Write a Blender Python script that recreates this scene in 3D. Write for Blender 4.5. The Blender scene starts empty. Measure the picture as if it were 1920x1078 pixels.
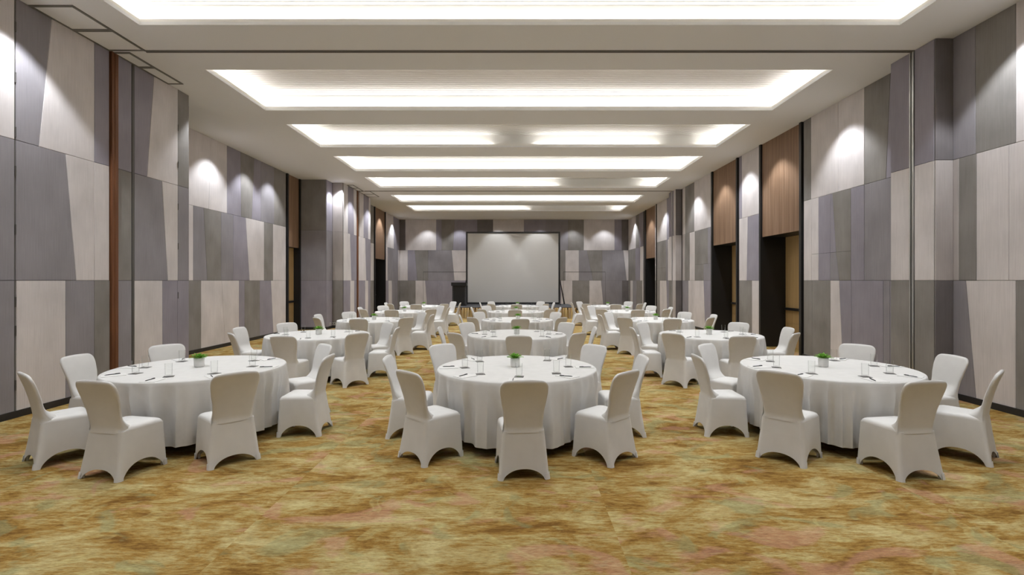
import bpy, bmesh, math, random
from mathutils import Vector, Matrix
random.seed(7)
C = bpy.context.scene.collection
PI = math.pi

# ------------------------------------------------------------------ camera, world, exposure
F = 944.0                      # focal length in pixels of a 1920 px wide frame
VX, VY = 969.0, 526.0          # where the room's long axis vanishes
EYE, CEIL = 1.76, 5.39
cd = bpy.data.cameras.new('camera'); cam = bpy.data.objects.new('camera', cd); C.objects.link(cam)
cam.location = (0, 0, EYE); cam.rotation_euler = (PI / 2, 0, 0)
cd.sensor_width = 36; cd.lens = 36 * F / 1920
cd.shift_x = -(VX - 960) / 1920; cd.shift_y = -(539 - VY) / 1920
cd.clip_end = 100
bpy.context.scene.camera = cam
w = bpy.data.worlds.new('world'); bpy.context.scene.world = w; w.use_nodes = True
w.node_tree.nodes['Background'].inputs[0].default_value = (0.5, 0.48, 0.45, 1)
w.node_tree.nodes['Background'].inputs[1].default_value = 0.0
vs = bpy.context.scene.view_settings
vs.view_transform = 'Standard'; vs.look = 'None'; vs.gamma = 1; vs.exposure = 1.0; vs.use_curve_mapping = False
bpy.context.scene.cycles.transparent_max_bounces = 32
LED_STRENGTH = 8.5
LED_COL = (0.99, 0.985, 0.97)
WASH_W, TABLE_W = 88.0, 120.0
SPOT_COL = (0.93, 0.965, 1.0)

def spot(x, y, z, power, half_deg, blend=0.5, rx=0.0, ry=0.0, size=0.04):
    l = bpy.data.lights.new('downlight_or_fill', 'SPOT'); l.energy = power; l.color = SPOT_COL
    l.spot_size = math.radians(2 * half_deg); l.spot_blend = blend; l.shadow_soft_size = size
    o = bpy.data.objects.new('downlight_or_fill', l); C.objects.link(o); o.location = (x, y, z); o.rotation_euler = (rx, ry, 0)
    return o
# wall washers: recessed lamps close to the walls
for (x, y) in [(-6.2, 10.3), (-7.2, 12.7), (-7.2, 14.4), (-7.2, 15.8), (-5.85, 19.5), (-5.85, 21.8),
               (-6.55, 25.7), (-6.5, 28.2), (-6.0, 1.2), (-6.45, 18.4),
               (5.93, 9.9), (5.93, 12.5), (5.93, 14.15), (5.93, 15.85), (5.93, 18.2), (6.02, 22.4), (6.02, 24.9), (6.2, 28.2), (5.93, 1.2)]:
    spot(x, y, CEIL - 0.03, WASH_W, 48, 0.5)
for x in (-5.85, 5.95): spot(x, 6.25, CEIL - 0.03, WASH_W * 1.2, 50, 0.3)
for x in (-5.3, -3.4, -1.1, 1.4, 3.3, 5.2):
    spot(x, 29.35, CEIL - 0.03, WASH_W * 0.55, 48, 0.5)
for x in (-1.0, 1.15):
    spot(x, 25.35, CEIL - 0.03, WASH_W * 0.9, 38, 0.5)
for y, pw in ((-1.2, 0.9), (2.3, 0.72), (5.0, 0.9), (7.75, 0.9), (11.2, 1), (14.2, 1.1), (17.25, 1.25), (20.6, 1.4), (24.0, 1.4), (27.4, 1.2)):  # spots over the tables; first two rows and the last are added fill
    for x in (-3.7, 0.0, 3.6):
        spot(x, y, CEIL - 0.03, TABLE_W * pw, 62, 1.0, size=0.12)

# ------------------------------------------------------------------ helpers
def tag(o, label=None, cat=None, group=None, kind=None):
    if label: o['label'] = label
    if cat: o['category'] = cat
    if group: o['group'] = group
    if kind: o['kind'] = kind
    return o
def empty(name, loc=(0, 0, 0), rz=0.0, label=None, cat=None, group=None, kind=None):
    o = bpy.data.objects.new(name, None); C.objects.link(o); o.location = loc; o.rotation_euler = (0, 0, rz)
    o.empty_display_size = 0.05
    return tag(o, label, cat, group, kind)
def obj(name, bm, mats, parent=None, smooth=False, kind=None, angle=None):
    me = bpy.data.meshes.new(name); bmesh.ops.recalc_face_normals(bm, faces=bm.faces); bm.to_mesh(me); bm.free()
    if not isinstance(mats, (list, tuple)): mats = [mats]
    for m in mats: me.materials.append(m)
    if smooth:
        for p in me.polygons: p.use_smooth = True
        if angle is not None: me.set_sharp_from_angle(angle=math.radians(angle))
    o = bpy.data.objects.new(name, me); C.objects.link(o)
    if parent: o.parent = parent
    if kind: o['kind'] = kind
    return o
def box(bm, x0, x1, y0, y1, z0, z1, mi=0, bev=0.0):
    vs_ = [bm.verts.new(p) for p in ((x0, y0, z0), (x1, y0, z0), (x1, y1, z0), (x0, y1, z0), (x0, y0, z1), (x1, y0, z1), (x1, y1, z1), (x0, y1, z1))]
    fs = [bm.faces.new([vs_[i] for i in f]) for f in ((0, 3, 2, 1), (4, 5, 6, 7), (0, 1, 5, 4), (1, 2, 6, 5), (2, 3, 7, 6), (3, 0, 4, 7))]
    for f in fs: f.material_index = mi
    if bev:
        es = set(e for f in fs for e in f.edges)
        r = bmesh.ops.bevel(bm, geom=list(es), offset=bev, segments=2, affect='EDGES', profile=0.7)
        for f in r['faces']: f.material_index = mi
def bx(x0, x1, y0, y1, z0, z1, bev=0.0):
    bm = bmesh.new(); box(bm, x0, x1, y0, y1, z0, z1, 0, bev); return bm
def lathe(prof, n=32, cap0=True, cap1=True, bm=None, cx=0, cy=0):
    bm = bm or bmesh.new(); rings = []
    for r, z in prof:
        rings.append([bm.verts.new((cx + r * math.cos(2 * PI * i / n), cy + r * math.sin(2 * PI * i / n), z)) for i in range(n)])
    for a, b in zip(rings, rings[1:]):
        for i in range(n): bm.faces.new((a[i], a[(i + 1) % n], b[(i + 1) % n], b[i]))
    if cap0: bm.faces.new(rings[0][::-1])
    if cap1: bm.faces.new(rings[-1])
    return bm

# ------------------------------------------------------------------ materials
def mat(name, col, rough=0.6, metal=0.0, spec=0.5):
    m = bpy.data.materials.new(name); m.use_nodes = True
    b = m.node_tree.nodes['Principled BSDF']
    b.inputs['Base Color'].default_value = (*col, 1); b.inputs['Roughness'].default_value = rough
    b.inputs['Metallic'].default_value = metal; b.inputs['Specular IOR Level'].default_value = spec
    return m
def noise_mat(name, c0, c1, scale=(1, 1, 1), nscale=5.0, detail=4, rough=0.8, bump=0.0, spec=0.3, fine=None):
    """two-tone noise in object space; fine=(scale3, strength) adds a second fine weave"""
    m = mat(name, c0, rough, 0, spec); nt = m.node_tree; N = nt.nodes; L = nt.links
    b = N['Principled BSDF']; tc = N.new('ShaderNodeTexCoord')
    mp = N.new('ShaderNodeMapping'); mp.inputs['Scale'].default_value = scale; L.new(tc.outputs['Object'], mp.inputs[0])
    nz = N.new('ShaderNodeTexNoise'); nz.inputs['Scale'].default_value = nscale; nz.inputs['Detail'].default_value = detail
    L.new(mp.outputs[0], nz.inputs['Vector'])
    r = N.new('ShaderNodeValToRGB'); r.color_ramp.elements[0].position = 0.3; r.color_ramp.elements[1].position = 0.7
    r.color_ramp.elements[0].color = (*c0, 1); r.color_ramp.elements[1].color = (*c1, 1)
    L.new(nz.outputs['Fac'], r.inputs[0]); out = r.outputs[0]; hb = nz.outputs['Fac']
    if fine:
        mp2 = N.new('ShaderNodeMapping'); mp2.inputs['Scale'].default_value = fine[0]; L.new(tc.outputs['Object'], mp2.inputs[0])
        n2 = N.new('ShaderNodeTexNoise'); n2.inputs['Scale'].default_value = 1.0; n2.inputs['Detail'].default_value = 2; L.new(mp2.outputs[0], n2.inputs['Vector'])
        mr = N.new('ShaderNodeMapRange'); mr.inputs[1].default_value = 0.25; mr.inputs[2].default_value = 0.75
        mr.inputs[3].default_value = 1 - fine[1]; mr.inputs[4].default_value = 1 + fine[1]; L.new(n2.outputs['Fac'], mr.inputs[0])
        mx = N.new('ShaderNodeVectorMath'); mx.operation = 'SCALE'; L.new(out, mx.inputs[0]); L.new(mr.outputs[0], mx.inputs['Scale'])
        out = mx.outputs[0]; hb = n2.outputs['Fac']
    L.new(out, b.inputs['Base Color'])
    if bump:
        bp = N.new('ShaderNodeBump'); bp.inputs['Strength'].default_value = bump; bp.inputs['Distance'].default_value = 0.01
        L.new(hb, bp.inputs['Height']); L.new(bp.outputs[0], b.inputs['Normal'])
    return m
def k(c, f): return tuple(min(1, v * f) for v in c)
def fabric(name, c, v=0.09):
    return noise_mat(name, k(c, 1 - v), k(c, 1 + v), (1, 1, 0.7), 2.2, 6, 0.9, 0.12, 0.15, ((95, 95, 2.5), 0.07))
M_LIGHT = fabric('light_fabric', (0.68, 0.64, 0.645))
M_TAN = fabric('taupe_fabric', (0.50, 0.46, 0.45))
M_PURP = fabric('mauve_grey_fabric', (0.325, 0.305, 0.355))
M_BLUE = fabric('blue_grey_fabric', (0.305, 0.29, 0.315))
M_BROWN = fabric('brown_grey_fabric', (0.275, 0.26, 0.25), 0.14)
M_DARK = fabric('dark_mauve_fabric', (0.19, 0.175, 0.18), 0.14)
M_SEAM = mat('panel_gap', (0.06, 0.055, 0.055), 0.9)
WM = [M_SEAM, M_LIGHT, M_TAN, M_PURP, M_BLUE, M_BROWN, M_DARK]
L_, T_, P_, B_, N_, D_ = 1, 2, 3, 4, 5, 6
M_CEIL = mat('ceiling_paint', (0.80, 0.80, 0.805), 0.9, 0, 0.2)
M_COFFER = mat('cove_paint', (0.86, 0.84, 0.80), 0.8, 0, 0.2)
M_LINE = mat('shadow_gap_trim', (0.10, 0.095, 0.09), 0.6)
M_LINE2 = mat('bronze_trim', (0.20, 0.19, 0.175), 0.5, 0.3)
M_BLACK = mat('black_paint', (0.012, 0.012, 0.013), 0.45)
M_BASE = mat('black_baseboard', (0.018, 0.018, 0.02), 0.5)
M_POST = noise_mat('red_brown_wood', (0.13, 0.05, 0.022), (0.22, 0.09, 0.04), (30, 30, 1.2), 1.0, 4, 0.45)
M_WOOD = noise_mat('oak_veneer', (0.21, 0.125, 0.075), (0.33, 0.21, 0.135), (14, 14, 0.5), 1.0, 5, 0.55, 0.0, 0.35, ((60, 60, 1.5), 0.12))
M_DOOR = noise_mat('tan_veneer', (0.42, 0.28, 0.12), (0.52, 0.36, 0.17), (20, 20, 0.8), 1.0, 4, 0.5, 0.0, 0.35)
M_STEEL = mat('brushed_steel', (0.5, 0.5, 0.5), 0.35, 0.9)
M_CLOTH = noise_mat('white_table_linen', (0.67, 0.66, 0.645), (0.71, 0.70, 0.685), (1, 1, 1), 9, 3, 0.85, 0.05, 0.2)
M_SPAN = noise_mat('white_stretch_fabric', (0.69, 0.68, 0.665), (0.73, 0.72, 0.705), (1, 1, 1), 7, 3, 0.7, 0.04, 0.3)
M_PAPER = mat('white_paper', (0.74, 0.73, 0.715), 0.8)
M_PEN = mat('black_pen', (0.02, 0.02, 0.022), 0.35)
M_COAST = mat('grey_coaster', (0.16, 0.155, 0.15), 0.5)
M_POT = mat('white_ceramic', (0.82, 0.81, 0.80), 0.35)
M_SOIL = mat('dark_soil', (0.05, 0.035, 0.02), 0.95)
M_LEAF = noise_mat('green_leaf', (0.13, 0.36, 0.03), (0.30, 0.60, 0.09), (1, 1, 1), 30, 2, 0.45)
M_SCREEN = mat('projection_fabric', (0.55, 0.535, 0.515), 0.9, 0, 0.1)
M_STAGE = noise_mat('grey_stage_carpet', (0.05, 0.05, 0.055), (0.08, 0.078, 0.08), (1, 1, 1), 20, 3, 0.95)
M_GOLD = noise_mat('gold_satin', (0.22, 0.11, 0.02), (0.50, 0.33, 0.10), (8, 8, 1), 1.0, 2, 0.35, 0, 0.6)
M_PLAST = mat('white_plastic', (0.7, 0.69, 0.66), 0.4)
M_TABLE = mat('table_top_ply', (0.32, 0.22, 0.13), 0.6)

def glass_mat():
    m = bpy.data.materials.new('clear_glass'); m.use_nodes = True; nt = m.node_tree; N = nt.nodes; L = nt.links
    for n in list(N): N.remove(n)
    o = N.new('ShaderNodeOutputMaterial'); mx = N.new('ShaderNodeMixShader'); t = N.new('ShaderNodeBsdfTransparent'); g = N.new('ShaderNodeBsdfGlossy')
    t.inputs[0].default_value = (0.985, 0.988, 0.985, 1); g.inputs['Roughness'].default_value = 0.03
    lw = N.new('ShaderNodeLayerWeight'); lw.inputs[0].default_value = 0.12
    sc_ = N.new('ShaderNodeMath'); sc_.operation = 'MULTIPLY'; sc_.inputs[1].default_value = 0.4; L.new(lw.outputs['Fresnel'], sc_.inputs[0]); L.new(sc_.outputs[0], mx.inputs[0]); L.new(t.outputs[0], mx.inputs[1]); L.new(g.outputs[0], mx.inputs[2]); L.new(mx.outputs[0], o.inputs[0])
    return m
M_GLASS = glass_mat()
def emit(name, col, s):
    m = bpy.data.materials.new(name); m.use_nodes = True; nt = m.node_tree
    b = nt.nodes['Principled BSDF']; b.inputs['Base Color'].default_value = (0.8, 0.8, 0.8, 1)
    b.inputs['Emission Color'].default_value = (*col, 1); b.inputs['Emission Strength'].default_value = s
    return m
M_LED = emit('led_tape', LED_COL, LED_STRENGTH)

def carpet():
    m = mat('gold_patterned_carpet', (0.3, 0.2, 0.08), 0.95, 0, 0.1); nt = m.node_tree; N = nt.nodes; L = nt.links
    b = N['Principled BSDF']; tc = N.new('ShaderNodeTexCoord'); sp = N.new('ShaderNodeSeparateXYZ'); L.new(tc.outputs['Object'], sp.inputs[0])
    def math_(op, a, c=None):
        n = N.new('ShaderNodeMath'); n.operation = op
        for i, v in enumerate((a, c)):
            if v is None: continue
            if isinstance(v, (int, float)): n.inputs[i].default_value = v
            else: L.new(v, n.inputs[i])
        return n.outputs[0]
    strip = math_('FLOOR', math_('DIVIDE', math_('SUBTRACT', sp.outputs[0], 0.69), 2.6))   # each broadloom width repeats out of step
    ox = math_('MULTIPLY', strip, 5.37); oy = math_('MULTIPLY', strip, 3.71)
    cb = N.new('ShaderNodeCombineXYZ'); L.new(math_('ADD', sp.outputs[0], ox), cb.inputs[0]); L.new(math_('ADD', sp.outputs[1], oy), cb.inputs[1])
    P = cb.outputs[0]
    def nz(scale, detail=4, rough=0.6, dist=0.0, off=0.0):
        mp = N.new('ShaderNodeMapping'); mp.inputs['Scale'].default_value = scale; mp.inputs['Location'].default_value = (off, off * 1.7, 0); L.new(P, mp.inputs[0])
        n = N.new('ShaderNodeTexNoise'); n.inputs['Scale'].default_value = 1; n.inputs['Detail'].default_value = detail
        n.inputs['Roughness'].default_value = rough; n.inputs['Distortion'].default_value = dist; L.new(mp.outputs[0], n.inputs['Vector']); return n.outputs['Fac']
    def ramp(fac, els, interp='LINEAR'):
        r = N.new('ShaderNodeValToRGB'); r.color_ramp.interpolation = interp
        e = r.color_ramp.elements
        while len(e) < len(els): e.new(0.5)
        for q, (p_, c_) in zip(e, els): q.position = p_; q.color = (*c_, 1) if len(c_) == 3 else c_
        L.new(fac, r.inputs[0]); return r.outputs[0]
    def mixc(f, a, c, mode='MIX'):
        n = N.new('ShaderNodeMix'); n.data_type = 'RGBA'; n.blend_type = mode
        if isinstance(f, (int, float)): n.inputs[0].default_value = f
        else: L.new(f, n.inputs[0])
        for i, v in ((6, a), (7, c)):
            if isinstance(v, tuple): n.inputs[i].default_value = (*v, 1)
            else: L.new(v, n.inputs[i])
        return n.outputs[2]
    base = math_('ADD', math_('MULTIPLY', nz((1.5, 3.1, 1), 9, 0.72, 0.5), 0.66), math_('MULTIPLY', nz((6.0, 34, 1), 4, 0.75, 0, 3.3), 0.34))
    col = ramp(base, [(0.40, (0.175, 0.088, 0.020)), (0.47, (0.31, 0.18, 0.044)), (0.52, (0.38, 0.275, 0.105)), (0.60, (0.50, 0.415, 0.20))])
    wh = (1, 1, 1); bk = (0, 0, 0)
    green = ramp(nz((1.5, 1.9, 1), 3, 0.5, 1.6, 11.0), [(0.57, bk), (0.63, (0.42, 0.42, 0.42))])
    col = mixc(green, col, (0.24, 0.27, 0.14))
    pink = ramp(nz((1.4, 2.1, 1), 3, 0.5, 1.4, 27.0), [(0.58, bk), (0.64, (0.40, 0.40, 0.40))])
    col = mixc(pink, col, (0.50, 0.25, 0.19))
    straw = ramp(nz((1.3, 1.8, 1), 2, 0.5, 2.2, 41.0), [(0.60, bk), (0.63, (0.24, 0.24, 0.24)), (0.70, bk)])
    col = mixc(straw, col, (0.58, 0.54, 0.25))
    fine = ramp(nz((20, 130, 1), 3, 0.75, 0, 5.0), [(0.32, (0.62, 0.60, 0.55)), (0.5, wh), (0.72, (1.16, 1.16, 1.14))])
    col = mixc(1.0, col, fine, 'MULTIPLY')
    L.new(col, b.inputs['Base Color'])
    bp = N.new('ShaderNodeBump'); bp.inputs['Strength'].default_value = 0.25; bp.inputs['Distance'].default_value = 0.006
    L.new(nz((70, 260, 1), 2, 0.6), bp.inputs['Height']); L.new(bp.outputs[0], b.inputs['Normal'])
    return m
M_CARPET = carpet()

# ------------------------------------------------------------------ room shell
Y0, Y1 = -4.0, 30.0
obj('floor', bx(-8.6, 8.0, Y0 - 0.2, Y1 + 0.2, -0.12, 0.0), M_CARPET, kind='structure')

COF = [(1.95, 4.1, [], []), (5.05, 7.15, [], []), (8.67, 10.74, [(-1.9, -1.2)], []), (11.70, 13.72, [(-0.6, 0.2)], [(-0.7, 0.5), (3.9, 5.0)]), (14.70, 16.72, [], []),
       (17.72, 19.72, [], [(1.6, 4.9)]), (21.38, 23.35, [], []), (24.30, 26.35, [], [(0.6, 5.1)])]
CX0, CX1 = -5.36, 5.44
bm = bmesh.new()
ys = [Y0]
for a, b_, _, _ in COF: ys += [a, b_]
ys.append(Y1)
ZT = CEIL + 0.045
for i in range(0, len(ys), 2): box(bm, -8.6, 8.0, ys[i], ys[i + 1], CEIL, ZT)
for a, b_, _, _ in COF:
    box(bm, -8.6, CX0, a, b_, CEIL, ZT); box(bm, CX1, 8.0, a, b_, CEIL, ZT)
obj('ceiling', bm, M_CEIL, kind='structure')
ordn = ['behind the camera', 'cut off by the picture top', 'largest one seen whole', 'third from the front', 'fourth from the front', 'fifth from the front', 'just past far track line', 'last before end wall']
def led(bm, x0, x1, y0, y1, z):
    box(bm, x0, x1, y0, y1, z, z + 0.008)
def cut(x0, x1, gaps):
    out = []; a = x0
    for g0, g1 in sorted(gaps): out.append((a, g0)); a = g1
    out.append((a, x1)); return out
for i, (a, b_, gn, gf) in enumerate(COF):
    t = empty('ceiling_coffer', (0, (a + b_) / 2, CEIL), 0, 'lit rectangular ceiling recess with fine slats, ' + ordn[i], 'ceiling light', 'lit recesses along the ceiling')
    m_ = (a + b_) / 2; A = a - 0.2 - m_; B = b_ + 0.2 - m_; X0 = CX0 - 0.16; X1 = CX1 + 0.16; H = 0.40
    bm = bmesh.new()
    box(bm, X0 - 0.03, X0, A - 0.03, B + 0.03, 0.045, H); box(bm, X1, X1 + 0.03, A - 0.03, B + 0.03, 0.045, H)
    box(bm, X0, X1, A - 0.03, A, 0.045, H); box(bm, X0, X1, B, B + 0.03, 0.045, H)
    obj('cove_wall', bm, M_COFFER, t)
    bm = bmesh.new(); box(bm, X0 - 0.03, X1 + 0.03, A - 0.03, B + 0.03, H + 0.02, H + 0.06)
    n = int((B - A) / 0.10)
    for q in range(n):
        y = A + (q + 0.5) * (B - A) / n
        box(bm, X0 + 0.12, X1 - 0.12, y - 0.038, y + 0.038, H - 0.012, H + 0.02)
    box(bm, X0, X0 + 0.12, A, B, H, H + 0.02); box(bm, X1 - 0.12, X1, A, B, H, H + 0.02)
    obj('slat_panel', bm, M_COFFER, t)
    bm = bmesh.new()
    c0, c1 = a - m_, b_ - m_
    box(bm, CX0, CX1, c0 - 0.02, c0, 0.045, 0.085); box(bm, CX0, CX1, c1, c1 + 0.02, 0.045, 0.085)
    box(bm, CX0 - 0.02, CX0, c0 - 0.02, c1 + 0.02, 0.045, 0.085); box(bm, CX1, CX1 + 0.02, c0 - 0.02, c1 + 0.02, 0.045, 0.085)
    obj('cove_lip', bm, M_COFFER, t)
    bm = bmesh.new()
    for s0, s1 in cut(CX0, CX1, gn): led(bm, s0, s1, A + 0.05, A + 0.09, 0.05)
    for s0, s1 in cut(CX0, CX1, gf): led(bm, s0, s1, B - 0.09, B - 0.05, 0.05)
    led(bm, X0 + 0.05, X0 + 0.09, A + 0.1, B - 0.1, 0.05); led(bm, X1 - 0.09, X1 - 0.05, A + 0.1, B - 0.1, 0.05)
    obj('led_strip', bm, M_LED, t)

# panels on a wall face.  axis 'x': face in a plane x = pos (runs along y); axis 'y': plane y = pos (runs along x); n = +-1 towards the room
def face_pt(axis, pos, n, c, z, out):
    return (pos + n * out, c, z) if axis == 'x' else (c, pos + n * out, z)
def panel(bm, axis, pos, n, cb0, cb1, ct0, ct1, z0, z1, mi, th=0.018, g=0.0025, ch=0.004):
    def sgn(a, b): return 1 if b > a else -1
    s = sgn(cb0 + ct0, cb1 + ct1)
    def ring(off, out):
        pts = [(cb0 + s * off, z0 + off), (cb1 - s * off, z0 + off), (ct1 - s * off, z1 - off), (ct0 + s * off, z1 - off)]
        return [bm.verts.new(face_pt(axis, pos, n, c, z, out)) for c, z in pts]
    r0 = ring(g, 0.0); r1 = ring(g, th - ch); r2 = ring(g + ch, th)
    for a, b_ in ((r0, r1), (r1, r2)):
        for i in range(4):
            f = bm.faces.new((a[i], a[(i + 1) % 4], b_[(i + 1) % 4], b_[i])); f.material_index = mi
    f = bm.faces.new(r2); f.material_index = mi
def depth(px, X): return F * abs(X) / abs(px - VX)
def across(px, Y): return (px - VX) * Y / F
BANDS = {'b': (0.0, 1.76), 'm': (1.76, 3.565), 't': (3.565, CEIL)}
def strip(bm, axis, pos, n, band, start, items, zz=None):
    z0, z1 = zz or BANDS[band]
    cv = (lambda p: depth(p, pos)) if axis == 'x' else (lambda p: across(p, pos))
    if not isinstance(start, tuple): start = (start, start)
    pb, pt = start
    for it in items:
        mi, xb = it[0], it[1]; xt = it[2] if len(it) > 2 else xb
        panel(bm, axis, pos, n, cv(pb), cv(xb), cv(pt), cv(xt), z0, z1, mi); pb, pt = xb, xt
def run_m(bm, axis, pos, n, band, c0, items, zz=None):      # same in metres
    z0, z1 = zz or BANDS[band]; b0 = t0 = c0
    for it in items:
        mi, b1 = it[0], it[1]; t1 = it[2] if len(it) > 2 else b1
        panel(bm, axis, pos, n, b0, b1, t0, t1, z0, z1, mi); b0, t0 = b1, t1

# ---- left wall
bm = bmesh.new(); W = 0.14; ZC = CEIL
XL = -6.45; XF = -7.8; XM = -6.46; XE = -7.0
for x, a, b_ in ((XL, Y0, 9.87), (-6.84, 9.87, 10.5), (XF, 10.5, 17.0), (-6.86, 18.1, 18.7), (XM, 18.7, 22.25), (XE, 22.25, 24.66), (XE, 26.75, Y1)):
    box(bm, x - W, x, a, b_, 0, ZC)
box(bm, XF - 0.6, -6.86 - W, 18.1, 18.1 + W, 0, ZC); box(bm, -7.0, XM - W, 18.7, 18.7 + W, 0, ZC)
box(bm, XF - W, -6.85, 10.5 - W, 10.5, 0, ZC); box(bm, -6.84 - W, XL - W, 9.87 - W, 9.87, 0, ZC); box(bm, XE - W, XM - W, 22.25 - W, 22.25, 0, ZC)
E_ = depth(352.5, XL)
strip(bm, 'x', XL, 1, 't', -60, [(L_, 25)]); strip(bm, 'x', XL, 1, 't', 27, [(B_, 71, 95), (L_, 175), (P_, 203)])
strip(bm, 'x', XL, 1, 'm', -60, [(B_, 25)]); strip(bm, 'x', XL, 1, 'm', 27, [(B_, 141, 121), (L_, 175), (L_, 203)])
strip(bm, 'x', XL, 1, 'b', -60, [(B_, 25)]); strip(bm, 'x', XL, 1, 'b', 28, [(L_, 121), (B_, 175), (N_, 204)])
strip(bm, 'x', XL, 1, 't', 217, [(P_, 245)]); strip(bm, 'x', XL, 1, 't', 250, [(P_, 274, 287), (L_, 332), (N_, 352.5)])
strip(bm, 'x', XL, 1, 'm', 217, [(N_, 245)]); strip(bm, 'x', XL, 1, 'm', 250, [(B_, 313, 302), (L_, 332), (B_, 352.5)])
strip(bm, 'x', XL, 1, 'b', 217, [(B_, 245)]); strip(bm, 'x', XL, 1, 'b', 250, [(L_, 303), (P_, 331), (P_, 352.5)])
e0 = depth(-60, XL)
for bd, seq in (('t', [L_, N_, L_, P_, B_]), ('m', [B_, L_, P_, N_, L_]), ('b', [B_, N_, L_, P_, L_])):
    y = e0
    for q, mi in enumerate(seq):
        d = -1.9 - 0.25 * (q % 2); run_m(bm, 'x', XL, 1, bd, y, [(mi, y + d)]); y += d
for bd, m1 in (('t', N_), ('m', B_), ('b', N_)): run_m(bm, 'x', -6.84, 1, bd, 9.89, [(m1, 10.48)])
# far, deeper bay
strip(bm, 'x', XF, 1, 't', 340, [(L_, 390, 394.5), (L_, 424.5), (P_, 451, 450), (N_, 471, 476), (P_, 488), (B_, 513), (N_, 535)])
strip(bm, 'x', XF, 1, 'm', 340, [(L_, 361), (B_, 387.5, 380.5), (N_, 413.5), (B_, 436), (P_, 467, 459.5), (L_, 494), (N_, 511), (L_, 535)])
strip(bm, 'x', XF, 1, 'b', 340, [(N_, 375.8), (L_, 421, 414.5), (L_, 447), (P_, 457.6), (N_, 486), (P_, 512, 507), (L_, 535)])
for bd, m1 in (('t', N_), ('m', B_), ('b', P_)): run_m(bm, 'y', 18.1, -1, bd, -7.83, [(m1, -6.86)])
for bd, m1 in (('t', P_), ('m', B_), ('b', P_)): run_m(bm, 'x', -6.86, 1, bd, 18.1, [(m1, 18.68)])
for bd, m1 in (('t', T_), ('m', T_), ('b', N_)): run_m(bm, 'y', 18.7, -1, bd, -6.84, [(m1, -6.46)])
strip(bm, 'x', XM, 1, 't', 643.5, [(L_, 651.5), (P_, 663, 662), (L_, 668)]); strip(bm, 'x', XM, 1, 't', 670.5, [(N_, 673), (L_, 681), (P_, 689.5, 691), (L_, 694)])
strip(bm, 'x', XM, 1, 'm', 643.5, [(L_, 658, 655.5), (P_, 668)]); strip(bm, 'x', XM, 1, 'm', 670.5, [(L_, 686, 684), (P_, 694)])
strip(bm, 'x', XM, 1, 'b', 643.5, [(P_, 656), (L_, 663.5), (P_, 668)]); strip(bm, 'x', XM, 1, 'b', 670.5, [(P_, 684), (L_, 689.5), (P_, 694)])
for bd, m1 in (('t', N_), ('m', L_), ('b', N_)): run_m(bm, 'x', XE, 1, bd, 22.3, [(m1, 24.6)])
strip(bm, 'x', XE, 1, 't', 722.3, [(L_, 738, 737), (P_, 750.5)]); strip(bm, 'x', XE, 1, 'm', 722.3, [(L_, 726), (B_, 746), (L_, 750.5)]); strip(bm, 'x', XE, 1, 'b', 722.3, [(P_, 728), (L_, 735, 734), (B_, 745), (N_, 750.5)])
wl = obj('wall_left', bm, WM, kind='structure')

# ---- right wall
bm = bmesh.new(); XR = 6.55; XQ = 6.29; XK = 6.66
for x, a, b_ in ((XR, Y0, 11.5), (XR, 13.52, 14.86), (XR, 16.86, 20.16), (XK, 20.5, 23.82), (XK, 26.0, Y1)):
    box(bm, x, x + W, a, b_, 0, ZC)
box(bm, XQ, XR, 7.56, 8.44, 0, ZC); box(bm, XQ + 0.04, XK, 20.02, 20.9, 0, ZC)
strip(bm, 'x', XR, -1, 't', 1789, [(B_, 1831), (N_, 1907), (L_, 2010)]); strip(bm, 'x', XR, -1, 'm', 1789, [(T_, 1800), (N_, 1833), (L_, 1894), (L_, 2010)])
strip(bm, 'x', XR, -1, 'b', 1789, [(B_, 1833, 1813), (L_, 1907), (N_, 2010)])
e0 = depth(2010, XR)
for bd, seq in (('t', [L_, P_, N_, L_, P_]), ('m', [L_, B_, L_, N_, P_]), ('b', [N_, L_, P_, L_, N_])):
    y = e0
    for q, mi in enumerate(seq):
        d = -1.85 - 0.3 * (q % 2); run_m(bm, 'x', XR, -1, bd, y, [(mi, y + d)]); y += d
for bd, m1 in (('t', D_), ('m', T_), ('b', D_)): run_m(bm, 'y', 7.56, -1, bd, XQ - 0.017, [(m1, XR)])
strip(bm, 'x', XQ, -1, 't', 1753.5, [(P_, 1716.5)]); strip(bm, 'x', XQ, -1, 't', 1708, [(P_, 1672)])
strip(bm, 'x', XQ, -1, 'm', 1753.5, [(L_, 1716.5)]); strip(bm, 'x', XQ, -1, 'm', 1708, [(L_, 1672)])
strip(bm, 'x', XQ, -1, 'b', 1753.5, [(N_, 1716.5)]); strip(bm, 'x', XQ, -1, 'b', 1708, [(N_, 1672)])
strip(bm, 'x', XR, -1, 't', 1708, [(P_, 1663, 1671.5), (N_, 1622), (L_, 1573), (L_, 1522), (N_, 1508.5)])
strip(bm, 'x', XR, -1, 'm', 1708, [(B_, 1622), (P_, 1597)])
strip(bm, 'x', XR, -1, 'm', 1597, [(N_, 1569, 1562), (P_, 1558, 1559), (P_, 1536), (L_, 1523)], zz=(2.34, 3.565))
strip(bm, 'x', XR, -1, 'm', 1597, [(N_, 1575, 1569), (B_, 1558), (P_, 1536), (L_, 1523)], zz=(1.76, 2.34))
strip(bm, 'x', XR, -1, 'm', 1523, [(L_, 1508.5)])
strip(bm, 'x', XR, -1, 'b', 1708, [(P_, 1670.5), (B_, 1658), (P_, 1598), (P_, 1582, 1575), (L_, 1558.5), (N_, 1524), (N_, 1508.5)])
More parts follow.
